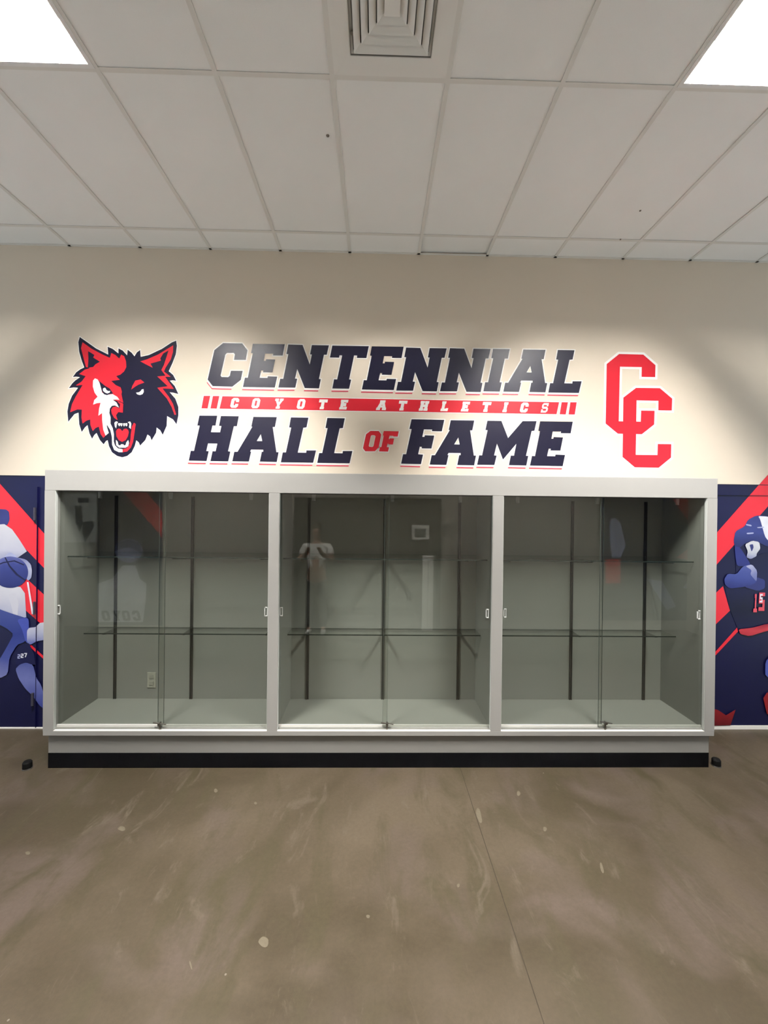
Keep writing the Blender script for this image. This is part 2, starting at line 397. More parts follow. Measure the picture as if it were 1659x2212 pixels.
for i, (a, b) in enumerate(bays):
    # sill track in two steps
    B(a, b, CY+.0012, GY1-.0005, OZ0-.0005, OZ0+.003).build('sill_strip', sill_m, cab)
    tr = MB(); tr.box(a, b, GY1-.0005, GY1+GT+.0005, OZ0-.001, OZ0+.004); tr.box(a, b, GY1+GT+.0005, GY2-.0005, OZ0-.001, OZ0+.030); tr.box(a, b, GY2-.0005, GY2+GT+.006, OZ0-.001, OZ0+.020)
    tr.build('sill_track', alu_m, cab)
    B(a-.001, a+.003, CY+.003, GY1-.002, OZ0+.010, OZ1-.002).build('reveal', reveal_m, cab); B(b-.003, b+.001, CY+.003, GY1-.002, OZ0+.010, OZ1-.002).build('reveal', reveal_m, cab)
    B(a, b, GY1-.004, GY2+GT+.004, OZ1-.004, OZ1+.02).build('top_track', std_m, cab)
    sx = at_y(seam_px[i], 1400, GY1).x
    o1 = B(sx-.012, b-.003, GY1, GY1+GT, OZ0+.008, OZ1-.002).build('sliding_door', pane_m, cab)
    o2 = B(a+.003, sx+.020, GY2, GY2+GT, OZ0+.024, OZ1-.002).build('sliding_door', pane_m, cab)
    edge_m = mat('pane_edge', (.07, .09, .08), .3, .5)
    B(sx-.0135, sx-.012, GY1, GY1+GT, OZ0+.008, OZ1-.002).build('ground_edge', edge_m, o1)
    B(sx+.020, sx+.0215, GY2, GY2+GT, OZ0+.024, OZ1-.002).build('ground_edge', edge_m, o2)
    zc = at_y((128, 608, 1088)[i], (1318, 1322, 1325)[i], GY1).z
    for door, xx, gy in ((o2, at_y((128, 608, 1090)[i], 1320, GY2).x, GY2), (o1, at_y((575, 1052, 1508)[i], 1323, GY1).x, GY1)):
        m = MB(); w = .011; h = .034
        m.box(xx-w, xx-w+.005, gy-.010, gy, zc-h, zc+h); m.box(xx+w-.004, xx+w, gy-.006, gy, zc-h, zc+h)
        m.box(xx-w, xx+w, gy-.010, gy, zc+h-.006, zc+h); m.box(xx-w, xx+w, gy-.010, gy, zc-h, zc-h+.006)
        pl = m.build('pull', clear_m, door); tag(pl, 'small clear plastic finger pull')
    lp = at_y(*lock_px[i], GY1-.012)
    m = MB(); m.cyl((lp.x, GY1-.030, lp.z), (lp.x, GY1+.0, lp.z), .009, 12)
    m.box(lp.x-.006, lp.x+.006, GY1-.012, GY1-.002, OZ0+.004, lp.z)
    m.cyl((lp.x-.044, GY1-.018, lp.z+.010), (lp.x-.006, GY1-.016, lp.z+.003), .006, 8); m.cyl((lp.x+.006, GY1-.016, lp.z+.003), (lp.x+.048, GY1-.016, lp.z-.004), .0045, 8)
    tag(m.build('ratchet_lock', steel_m, o1), 'small steel ratchet lock on the sill')
    for px in ((217, 369, 543), (678, 848, 994), (1118, 1290, 1462))[i]:
        q = at_y(px, 1070, GY2+.03)
        m = MB(); m.box(q.x-.012, q.x+.012, GY2+.018, GY2+.036, OZ1-.035, OZ1+.02); m.cyl((q.x, GY2+.027, OZ1-.052), (q.x, GY2+.027, OZ1-.034), .014, 10, .012)
        m.build('clip', clip_m, cab)
# slotted standards, brackets, shelves
SU = at_y(413, 1205, -.46); SLO = at_y(413, 1369, -.28)
zU, yU = at_y(800, 1207, -.46).z, -.46
zL, yL = at_y(800, 1371, -.28).z, -.28
std_px = (((248, 1380), (413, 1380)), ((665, 1380), (828, 1380), (990, 1380)), ((1234, 1380), (1392, 1380)))
bayname = ('left', 'middle', 'right')
# the outer bays are seen past a mullion: a third standard sits behind it
for i, pts in enumerate(std_px):
    a, b = bays[i]
    xs = [at_y(px, py, YBK-.01).x for px, py in pts]
    if i == 0: xs.append(b-.10)
    if i == 2: xs.insert(0, a+.10)
    for xx in xs:
        m = MB(); m.box(xx-.011, xx-.004, YBK-.012, YBK, ZFL, OZ1-.02); m.box(xx+.004, xx+.011, YBK-.012, YBK, ZFL, OZ1-.02); m.box(xx-.011, xx+.011, YBK-.004, YBK, ZFL, OZ1-.02)
        m.build('shelf_standard', std_m, cab)
        for z, yf in ((zU, yU), (zL, yL)):
            m = MB()
            t = .004
            pts3 = [(xx-t, YBK-.006, z-.009), (xx-t, yf+.02, z-.009), (xx-t, yf+.02, z-.018), (xx-t, YBK-.006, z-.055)]
            m.prism([pts3], (2*t, 0, 0))
            m.build('shelf_bracket', std_m, cab)
    for z, yf, nm in ((zU, yU, 'upper'), (zL, yL, 'lower')):
        s = empty('glass_shelf', ((a+b)/2, yf, z)); tag(s, '%s clear glass shelf in the %s bay of the display cabinet' % (nm, bayname[i]), 'shelf', 'glass shelves in the display cabinet')
        B(a+.006, b-.006, yf+.003, YBK-.013, z-.0078, z).build('pane', shelf_m, s)
        B(a+.006, b-.006, yf, yf+.003, z-.0085, z+.0005).build('front_edge', shelf_edge_m, s)
        B(a+.006, b-.006, YBK-.013, YBK-.012, z-.0078, z).build('rear_edge', mat('shelf_rear_edge', (.10, .125, .11), .3, .4), s)
# outlet on the back panel of the left bay
o0 = at_y(319, 1452, YBK); o1 = at_y(337, 1485, YBK)
pl = B(o0.x, o1.x, YBK-.006, YBK, o1.z, o0.z).build('outlet_plate', mat('outlet_grey', (.36, .36, .31), .5, .4), cab, .002)
for f_ in (.28, .72):
    zz = o1.z+(o0.z-o1.z)*f_; xm = (o0.x+o1.x)/2
    B(xm-.018, xm+.018, YBK-.009, YBK-.006, zz-.016, zz+.016).build('socket', mat('socket_dark', (.30, .30, .26), .5, .4), pl)

# ------------------------------------------------------------------ wall graphics (traced in photo pixels, laid on the wall plane)
LAY = .0007
def wall_loops(polys, layer, y0=0.0):
    y = y0-LAY*layer
    return [[at_y(px, py, y0) + Vector((0, y-y0, 0)) for px, py in pl] for pl in polys]
def decal(name, polys, m, parent, layer, y0=0.0, label=None, dy=-LAY*.9):
    mb = MB(); mb.prism(wall_loops(polys, layer, y0), (0, dy, 0))
    o = mb.build(name, m, parent)
    if label: o['label'] = label
    return o
def zp(pts, o, s): return [(o[0]+x/s, o[1]+y/s) for x, y in pts]
def area(p): return sum(p[i][0]*p[(i+1) % len(p)][1]-p[(i+1) % len(p)][0]*p[i][1] for i in range(len(p)))/2
def offset(p, d):
    """mitred outward offset of a pixel loop"""
    sgn = 1 if area(p) > 0 else -1; n = len(p); out = []
    for i in range(n):
        a, b, c = Vector(p[i-1]), Vector(p[i]), Vector(p[(i+1) % n])
        e1 = (b-a).normalized(); e2 = (c-b).normalized()
        n1 = Vector((e1.y, -e1.x))*sgn; n2 = Vector((e2.y, -e2.x))*sgn
        h = n1+n2
        if h.length < .2: h = n1
        h.normalize(); k = max(.45, h.dot(n1)); out.append(tuple(b+h*(d/k)))
    return out
R1 = ((440, 730), 9.217); R2 = ((600, 730), 8.295); R3 = ((1040, 740), 7.541); R4 = ((400, 890), 8.295); R5 = ((770, 890), 8.295); R6 = ((1020, 890), 7.541)
G = {
 'C': [zp([(390,103),(768,112),(872,245),(840,440),(605,438),(622,330),(600,300),(465,300),(432,335),(338,750),(360,780),(490,782),(522,755),(545,655),(778,657),(740,838),(570,972),(182,960),(82,832),(215,245)], *R1)],
 'E': [zp([(980,120),(1615,128),(1572,352),(1380,350),(1386,316),(1225,315),(1198,458),(1236,458),(1243,425),(1425,432),(1372,688),(1180,685),(1188,652),(1148,650),(1115,795),(1272,797),(1278,765),(1465,772),(1418,990),(783,978),(822,792),(880,795),(978,310),(945,303)], *R1)],
 'N': [zp([(190,120),(445,128),(575,478),(612,298),(580,296),(612,130),(917,135),(878,303),(828,303),(738,738),(772,740),(740,905),(485,900),(350,560),(310,730),(350,733),(315,892),(12,890),(45,733),(100,735),(190,292),(157,290)], *R2)],
 'T': [zp([(978,138),(1632,150),(1587,362),(1418,360),(1422,318),(1368,315),(1278,745),(1315,750),(1278,912),(978,908),(1010,742),(1065,745),(1155,315),(1108,312),(1100,355),(935,352)], *R2)],
 'I': [zp([(188,105),(458,110),(428,262),(378,262),(295,648),(330,650),(297,800),(30,795),(60,648),(107,648),(190,258),(160,255)], *R3)],
 'A': [zp([(680,115),(1042,120),(1012,272),(978,272),(1035,660),(1070,662),(1040,812),(780,806),(810,655),(832,655),(832,622),(645,620),(630,652),(645,655),(610,805),(355,800),(385,655),(435,655),(665,268),(648,265)], *R3), zp([(795,383),(817,490),(732,488)], *R3)],
 'L': [zp([(1243,122),(1513,127),(1483,277),(1433,282),(1348,665),(1478,668),(1482,632),(1630,632),(1585,822),(1087,815),(1117,663),(1165,663),(1248,280),(1215,277)], *R3)],
 'H': [zp([(257,65),(577,68),(545,245),(490,245),(463,362),(627,365),(652,252),(608,247),(643,72),(963,77),(928,255),(873,257),(770,705),(812,710),(773,885),(455,880),(492,703),(548,705),(578,567),(412,563),(380,700),(425,703),(385,878),(67,872),(103,695),(160,697),(263,245),(220,243)], *R4)],
 'O': [zp([(250,340),(400,342),(445,405),(397,635),(330,703),(158,703),(117,650),(172,400)], *R5), zp([(275,415),(325,418),(343,435),(305,612),(285,628),(228,622),(220,605),(258,430)], *R5)],
 'F': [zp([(988,130),(1573,142),(1528,347),(1352,343),(1356,315),(1208,312),(1180,445),(1217,447),(1225,418),(1393,423),(1342,655),(1170,653),(1170,625),(1135,622),(1105,757),(1193,765),(1155,935),(800,925),(835,757),(890,757),(988,308),(947,303)], *R5)],
 'M': [zp([(247,143),(475,147),(583,425),(820,150),(1047,150),(1012,307),(967,310),(875,713),(912,717),(880,872),(597,865),(628,710),(680,712),(718,518),(500,775),(402,515),(355,707),(397,712),(360,863),(80,860),(112,705),(160,707),(250,297),(215,293)], *R6)],
}
def shear(pts, w=.82): return [(100*w*x+(.5-y)*22, 100*y) for x, y in pts]
G['Y'] = [shear([(0,0),(.42,0),(.42,.17),(.37,.17),(.52,.42),(.66,.17),(.6,.17),(.6,0),(1,0),(1,.17),(.93,.17),(.64,.62),(.64,.83),(.74,.83),(.74,1),(.28,1),(.28,.83),(.38,.83),(.38,.62),(.08,.17),(0,.17)])]
G['S'] = [shear([(.2,0),(.72,0),(.78,.06),(.78,0),(.92,0),(.92,.33),(.72,.33),(.72,.25),(.64,.19),(.3,.19),(.24,.25),(.24,.34),(.3,.39),(.76,.39),(.95,.56),(.95,.82),(.74,1),(.26,1),(.18,.94),(.18,1),(.02,1),(.02,.66),(.23,.66),(.23,.75),(.31,.81),(.66,.81),(.72,.75),(.72,.64),(.66,.59),(.2,.59),(.03,.43),(.03,.17)], .72)]
def place(ch, tl=None, s=1.0, centre=None, h=None, flip=False):
    g = G[ch]
    if centre is None and tl is None: return g
    if tl is not None:
        p0 = g[0][0]
        return [[(tl[0]+(x-p0[0])*s, tl[1]+(y-p0[1])*s) for x, y in l] for l in g]
    xs = [x for x, y in g[0]]; ys = [y for x, y in g[0]]; k = h/(max(ys)-min(ys)); cx, cy = (max(xs)+min(xs))/2, (max(ys)+min(ys))/2
    if flip: return [[(centre[0]-(x-cx)*k, centre[1]+(y-cy)*k) for x, y in l] for l in g]
    return [[(centre[0]+(x-cx)*k, centre[1]+(y-cy)*k) for x, y in l] for l in g]
def word(label, letters, m, under=True, group='wall lettering words'):
    allp = [p for _, g in letters for p in g[0]]
    c = at_y(sum(p[0] for p in allp)/len(allp), max(p[1] for p in allp), 0)
    w = empty('wall_lettering', (c.x, 0, c.z)); tag(w, label, 'lettering', group)
    for ch, g in letters:
        o = decal('letter', g, m, w, 3)
        decal('outline', [offset(g[0], 2.2)]+([offset(h, -1.2) for h in g[1:]] if len(g) > 1 else []), white_m, o, 1.2)
        if under:
            yb = max(p[1] for p in g[0]); n = len(g[0])
            for i in range(n):
                a, b = g[0][i], g[0][(i+1) % n]
                flat = abs(a[1]-b[1]) < 4 and min(a[1], b[1]) > yb-5
                diag = ch == 'C' and abs(a[1]-b[1]) > 8 and max(a[1], b[1]) > yb-3 and max(a[0], b[0]) < 480
                if not (flat or diag): continue
                dx, dy = (-1.6, 4.2)
                q = [(a[0]+dx, a[1]+dy), (b[0]+dx, b[1]+dy), (b[0]+dx-.4, b[1]+dy+2.6), (a[0]+dx-.4, a[1]+dy+2.6)]
                decal('underline', [q], drop_m, o, 2.2)
                q2 = [a, b, (b[0]+dx, b[1]+dy), (a[0]+dx, a[1]+dy)]
                decal('outline', [q2], white_m, o, 1.3)
    return w
word('navy slab-serif CENTENNIAL lettering on the beige wall, top line of the sign',
     [('C', G['C']), ('E', G['E']), ('N', G['N']), ('T', G['T']), ('E', place('E', (803.1, 748.4))), ('N', place('N', (877.2, 751))),
      ('N', place('N', (971.9, 752.4))), ('I', G['I']), ('A', G['A']), ('L', G['L'])], navy_m)
word('navy slab-serif HALL lettering on the beige wall, left of the small red OF',
     [('H', G['H']), ('A', place('A', (547.5, 900.5), 1.055)), ('L', place('L', (628.6, 901.7), 1.055)), ('L', place('L', (707.1, 903), 1.055))], navy_m)
word('small red slab-serif OF lettering between HALL and FAME',
     [('O', G['O']), ('F', place('F', (829.1, 931.2), .458))], red_m, under=False)
word('navy slab-serif FAME lettering on the beige wall, right of the small red OF',
     [('F', G['F']), ('A', place('A', (973.7, 907.8), 1.055)), ('M', G['M']), ('E', place('E', (1166.5, 910.3), 1.025))], navy_m)
# red banner
q7 = ((430, 845), 4.046); q8 = ((800, 850), 3.687)
bar = zp([(205, 45)], *q7)+zp([(1503, 70), (1482, 165)], *q8)+zp([(180, 153)], *q7)
c = at_y(840, 895, 0)
bn = empty('wall_banner', (c.x, 0, c.z)); tag(bn, 'red stripe banner reading COYOTE ATHLETICS in white letters between the two sign lines', 'banner')
bo = decal('bar', [bar], red_m, bn, 3); decal('outline', [offset(bar, 1.8)], white_m, bo, 1.2)
for pts in (zp([(42,42),(98,42),(75,152),(22,150)], *q7), zp([(122,43),(178,43),(155,153),(101,151)], *q7),
            zp([(1523,70),(1573,71),(1555,167),(1507,165)], *q8), zp([(1592,71),(1643,71),(1627,168),(1578,167)], *q8)):
    so = decal('stripe', [pts], red_m, bn, 3); decal('outline', [offset(pts, 1.8)], white_m, so, 1.2)
for ch, px in zip('COYOTEATHLETICS', (507.4, 553, 603.8, 650.7, 698.9, 742.7, 823, 871, 916, 959.5, 1005.3, 1052, 1091.6, 1132.3, 1176.5)):
    g = place(ch, centre=(px, 870.5+(px-507.4)*.016), h=20.5)
    if ch != 'S': g = [offset(g[0], .45)]+[offset(h, -.2) for h in g[1:]]
    decal('letter', g, white_m, bn, 4.4)
# interlocking CC emblem
q4 = ((1270, 740), 7.628)
C1 = zp([(512,190),(910,200),(1110,375),(1105,570),(882,565),(885,405),(525,398),(505,1298),(868,1305),(875,1122),(1095,1126),(1088,1350),(885,1510),(492,1502),(290,1335),(308,355)], *q4)
C2 = zp([(790,748),(1182,753),(1385,925),(1378,1120),(1158,1117),(1160,960),(798,953),(785,1850),(1143,1855),(1148,1672),(1370,1675),(1365,1895),(1162,2062),(770,2055),(568,1885),(582,908)], *q4)
c = at_y(1380, 1010, 0)
cc = empty('monogram_emblem', (c.x, 0, c.z)); tag(cc, 'red block-letter CC monogram with white outline, interlocked, on the wall right of the lettering', 'emblem')
for k, cp in enumerate((C1, C2)):
    o = decal('letter', [cp], red_m, cc, 3+k*.3); decal('outline', [offset(cp, 5.0)], white_m, o, 1.1+k*.3)
# wolf head emblem
qw = ((130, 710), 6.144)
def wz(p): return [zp(p, *qw)]
sil = [(262,112),(345,170),(480,265),(640,345),(632,240),(700,270),(775,330),(775,262),(830,290),(890,355),(897,280),(950,320),(988,368),(1020,315),(1062,285),(1070,375),(1180,350),(1350,270),(1480,185),(1540,160),(1550,230),(1535,340),(1490,460),(1442,565),(1500,615),(1540,692),(1495,685),(1455,690),(1520,760),(1570,868),(1500,850),(1455,845),(1530,930),(1570,1040),(1570,1150),(1545,1270),(1500,1205),(1420,1160),(1415,1290),(1362,1408),(1330,1350),(1282,1312),(1275,1380),(1215,1482),(1195,1430),(1160,1405),(1130,1480),(1062,1552),(1045,1510),(1012,1482),(990,1560),(950,1640),(890,1690),(825,1707),(760,1690),(690,1640),(650,1560),(632,1480),(610,1490),(578,1535),(530,1480),(485,1385),(455,1410),(425,1462),(390,1390),(365,1280),(330,1310),(288,1370),(255,1270),(245,1115),(190,1135),(110,1235),(98,1100),(115,1000),(160,890),(240,785),(180,780),(118,790),(160,730),(200,690),(265,645),(215,637),(172,640),(215,580),(270,540),(322,515),(290,430),(255,310),(243,180)]
c = at_y(267, 985, 0)
wf = empty('wolf_head_emblem', (c.x, 0, c.z)); tag(wf, 'snarling half red, half navy coyote head emblem on the wall left of the lettering', 'emblem')
decal('head_silhouette', wz(sil), navy_m, wf, 2)
decal('outline', [offset(zp(sil, *qw), 1.6)], white_m, wf, 1)
fur = [(300,182),(420,268),(560,342),(662,388),(682,325),(735,350),(787,398),(812,345),(850,365),(875,430),(880,510),(850,570),(800,612),(745,630),(795,680),(680,695),(740,750),(805,780),(822,840),(815,870),(840,985),(800,968),(700,945),(600,1010),(560,1120),(570,1280),(605,1418),(575,1450),(540,1400),(515,1300),(470,1320),(435,1360),(405,1280),(400,1205),(350,1222),(300,1260),(285,1180),(290,1075),(230,1072),(135,1110),(160,1000),(210,900),(300,748),(230,755),(212,752),(285,705),(340,632),(255,602),(330,545),(400,525),(345,510),(320,420),(280,260)]
decal('red_fur', wz(fur), red_m, wf, 3, label='red half of the face')
decal('ear_hollow', wz([(375,300),(458,350),(440,385),(530,440),(470,475),(440,510),(370,520),(378,400)]), navy_m, wf, 4)
decal('white_fur', wz([(465,660),(500,675),(525,720),(545,790),(560,850),(620,880),(700,870),(760,905),(790,945),(740,942),(700,945),(750,980),(785,1050),(730,1020),(690,1025),(662,1060),(655,1120),(672,1180),(670,1260),(700,1320),(715,1400),(715,1500),(730,1550),(770,1590),(830,1600),(830,1640),(780,1640),(720,1610),(692,1540),(690,1440),(670,1350),(620,1270),(625,1310),(648,1385),(605,1420),(575,1340),(560,1210),(560,1120),(510,1155),(520,1060),(540,985),(490,990),(440,1010),(455,950),(500,905),(460,850),(437,770),(440,690)]), white_m, wf, 4)
decal('eye_socket', wz([(520,695),(600,760),(660,795),(705,862),(660,870),(625,884),(585,872),(558,832),(543,780)]), navy_m, wf, 5)
decal('eye', wz([(585,788),(603,786),(618,815),(642,830),(670,828),(660,850),(630,862),(600,850),(575,828),(570,802)]), white_m, wf, 6)
decal('eye', wz([(1008,850),(1050,845),(1075,825),(1083,808),(1108,803),(1112,840),(1095,870),(1060,882),(1025,872)]), white_m, wf, 3)
decal('brow', wz([(945,810),(960,760),(1000,690),(1070,675),(1120,715),(1040,745),(990,775)]), red_m, wf, 3)
decal('muzzle', wz([(840,998),(835,1115),(775,1108),(745,1150),(765,1215),(720,1185),(690,1130),(680,1080),(700,1045),(740,1035),(790,1060),(800,1005),(760,965),(820,985)]), red_m, wf, 4.6)
decal('ear_stripe', wz([(1065,435),(1150,410),(1300,345),(1502,222),(1500,310),(1470,410),(1400,520),(1380,570),(1470,640),(1395,640),(1510,800),(1360,795),(1440,900),(1500,1000),(1540,1140),(1520,1145),(1480,1040),(1420,930),(1290,785),(1430,765),(1290,635),(1400,625),(1345,550),(1380,480),(1440,290),(1370,330),(1330,395),(1340,425),(1200,465),(1230,520),(1130,470)]), red_m, wf, 3, label='red edging of the navy half')
decal('tongue', wz([(743,1365),(755,1340),(780,1326),(805,1335),(825,1362),(850,1332),(880,1326),(905,1345),(912,1375),(900,1430),(870,1480),(825,1502),(780,1480),(750,1430)]), red_m, wf, 3)
decal('jaw_stripe', wz([(980,1250),(1005,1265),(985,1400),(970,1500),(940,1580),(890,1630),(830,1640),(830,1600),(880,1590),(920,1550),(935,1480),(940,1400),(955,1300)]), red_m, wf, 3)
for tp in ([(722,1250),(745,1230),(772,1240),(755,1260),(745,1325),(728,1300)], [(898,1240),(930,1233),(945,1260),(940,1332),(915,1310),(922,1265)],
           [(772,1255),(805,1255),(800,1280),(786,1298),(770,1272)], [(806,1256),(830,1256),(826,1285),(814,1300),(804,1280)], [(838,1256),(862,1256),(862,1282),(850,1300),(838,1280)], [(868,1255),(893,1255),(893,1285),(880,1298),(868,1280)],
           [(742,1475),(765,1500),(775,1545),(800,1550),(810,1535),(840,1535),(850,1550),(870,1545),(880,1510),(905,1478),(915,1520),(905,1560),(870,1580),(785,1580),(745,1545)]):
    decal('tooth', wz(tp), white_m, wf, 3)

# ------------------------------------------------------------------ photo murals either side of the cabinet
mnavy = mat('mural_navy', (.0048, .0052, .040), .4, .30, noise=.5, nscale=1.2)
def pc_(name, rgb, k=1.0): return mat('mural_'+name, tuple(v*k for v in lin(rgb)), .42, .3, noise=.30, nscale=7)
mred = mat('mural_red', (.72, .018, .036), .4, .4, noise=.04)
mcols = dict(hair=(42, 48, 105), white=(200, 202, 216), lav=(150, 156, 192), ball=(48, 60, 135), blue=(58, 70, 150), dark=(14, 15, 58), leg=(92, 102, 172), helm=(38, 46, 112), glove=(66, 78, 152), belt=(196, 42, 62), boot=(122, 24, 32), num=(196, 70, 84))
MC = {k: pc_(k, v, 1.15) for k, v in mcols.items()}
def tone(name, stops, zo, s, root_z):
    """printed photo tone: colour stops at photo heights, blended down the sheet"""
    m = bpy.data.materials.new('mural_'+name); m.use_nodes = True; nt = m.node_tree; b = nt.nodes['Principled BSDF']
    b.inputs['Roughness'].default_value = .42; b.inputs['Specular IOR Level'].default_value = .3
    tc = nt.nodes.new('ShaderNodeTexCoord'); sp = nt.nodes.new('ShaderNodeSeparateXYZ'); nt.links.new(tc.outputs['Object'], sp.inputs[0])
    n = nt.nodes.new('ShaderNodeTexNoise'); n.inputs['Scale'].default_value = 9; n.inputs['Detail'].default_value = 4; nt.links.new(tc.outputs['Object'], n.inputs['Vector'])
    zs = [at_y(zo[0], zo[1]+y/s, 0).z-root_z for y, c in stops]
    nm = nt.nodes.new('ShaderNodeMath'); nm.operation = 'MULTIPLY_ADD'; nm.inputs[1].default_value = .10; nt.links.new(n.outputs['Fac'], nm.inputs[0]); nt.links.new(sp.outputs['Z'], nm.inputs[2])
    mr = nt.nodes.new('ShaderNodeMapRange'); mr.inputs['From Min'].default_value = zs[-1]+.05; mr.inputs['From Max'].default_value = zs[0]+.05; nt.links.new(nm.outputs[0], mr.inputs['Value'])
    cr = nt.nodes.new('ShaderNodeValToRGB'); nt.links.new(mr.outputs[0], cr.inputs[0]); el = cr.color_ramp.elements
    while len(el) < len(stops): el.new(.5)
    for i, (y, c) in enumerate(reversed(stops)):
        z = zs[len(stops)-1-i]; el[i].position = (z-zs[-1])/(zs[0]-zs[-1]); el[i].color = (*[v*.85 for v in lin(c)], 1)
    nt.links.new(cr.outputs[0], b.inputs['Base Color']); return m
def chaikin(p, n=1):
    for _ in range(n):
        q = []
        for i in range(len(p)):
            a, c = p[i], p[(i+1) % len(p)]; q += [(a[0]*.84+c[0]*.16, a[1]*.84+c[1]*.16), (a[0]*.16+c[0]*.84, a[1]*.16+c[1]*.84)]
        p = q
    return p
SOFT = {'hair', 'arm', 'leg', 'glove', 'helmet', 'highlight', 'face', 'shade', 'knuckle', 'belt', 'knee', 'fold', 'sleeve'}
ml0 = at_y(40, 1027, 0).z; ml1 = at_y(40, 1565.5, 0).z; mr0 = at_y(1610, 1046.5, 0).z; mr1 = at_y(1610, 1566.5, 0).z
mz1 = (ml0+mr0)/2; mz0 = mr1; mzl = at_y(40, 1570, 0).z
mlx = -4.6; mrx = 4.6
hm = mat('hinge_grey', (.06, .058, .085), .4, .5, metal=.3)
def mural(name, label, xa, xb, zo, s, xedge, ext, shapes, z0, z1):
    root = empty(name, ((xa+xb)/2, 0, z0)); tag(root, label, 'mural', 'photo murals')
    B(xa, xb, -.0025, 0, z0, z1).build('backing_panel', mnavy, root)
    B(xa, xb, -.004, -.0025, z1-.006, z1).build('top_edge', mat('mural_edge', (.006, .006, .02), .5, .3), root)
    for i, (nm, m, pts) in enumerate(shapes):
        pp = [(ext if x == xedge else x, y) for x, y in pts]
        if nm in SOFT: pp = chaikin(pp)
        decal(nm, [zp(pp, zo, s)], m, root, 4.5+i*.75, dy=-LAY*.6)
    return root
def circ(cx, cy, rx, ry, n=28): return [(cx+rx*math.cos(2*math.pi*i/n), cy+ry*math.sin(2*math.pi*i/n)) for i in range(n)]
def digit(ch, x, y, w, h):
    sg = {'2': [(0,0),(1,0),(1,.58),(.35,.58),(.35,.8),(1,.8),(1,1),(0,1),(0,.42),(.65,.42),(.65,.2),(0,.2)], '7': [(0,0),(1,0),(1,.25),(.6,1),(.28,1),(.62,.22),(0,.22)],
          '1': [(.2,0),(.7,0),(.7,.8),(1,.8),(1,1),(0,1),(0,.8),(.35,.8),(.35,.22),(.2,.22)], '5': [(0,0),(1,0),(1,.2),(.35,.2),(.35,.4),(1,.4),(1,1),(0,1),(0,.8),(.65,.8),(.65,.6),(0,.6)]}[ch]
    return [(x+a*w-b*h*.05, y+b*h) for a, b in sg]
LO = ((0, 1010), 3.3, mzl); RO = ((1520, 1010), 3.302, mz0)
TL = dict(jersey=tone('l_jersey', [(410, (215, 216, 226)), (590, (196, 198, 218)), (700, (120, 126, 180))], *LO), ball=tone('l_ball', [(635, (104, 110, 172)), (690, (58, 68, 142)), (850, (30, 40, 108))], *LO),
          shorts=tone('l_shorts', [(850, (214, 215, 226)), (960, (196, 198, 216)), (1075, (170, 175, 208))], *LO), leg=tone('l_leg', [(990, (66, 80, 150)), (1180, (44, 58, 136)), (1350, (70, 82, 156)), (1490, (120, 126, 184))], *LO),
          arm=tone('l_arm', [(640, (110, 118, 176)), (720, (186, 190, 216)), (800, (150, 158, 200))], *LO), calf=tone('l_calf', [(1385, (74, 84, 150)), (1500, (112, 120, 184)), (1640, (78, 88, 160)), (1720, (60, 70, 150))], *LO),
          glove=tone('l_glove', [(1105, (205, 206, 220)), (1180, (176, 180, 208)), (1260, (92, 102, 172))], *LO))
TR = dict(helmet=tone('r_helmet', [(340, (52, 60, 124)), (450, (58, 70, 140)), (590, (24, 28, 84))], *RO), face=tone('r_face', [(520, (214, 216, 226)), (600, (196, 200, 214)), (650, (140, 146, 190))], *RO),
          glove=tone('r_glove', [(690, (86, 98, 168)), (770, (66, 80, 154)), (860, (40, 48, 120))], *RO), knuckle=tone('r_knuckle', [(690, (176, 180, 214)), (760, (128, 136, 190)), (830, (84, 94, 160))], *RO), belt=tone('r_belt', [(1110, (150, 26, 48)), (1150, (206, 60, 72)), (1200, (176, 36, 54))], *RO),
          jersey=tone('r_jersey', [(590, (12, 13, 52)), (800, (20, 22, 70)), (1000, (8, 9, 44)), (1150, (10, 11, 58))], *RO), boot=tone('r_boot', [(1700, (150, 34, 40)), (1835, (96, 18, 26))], *RO))
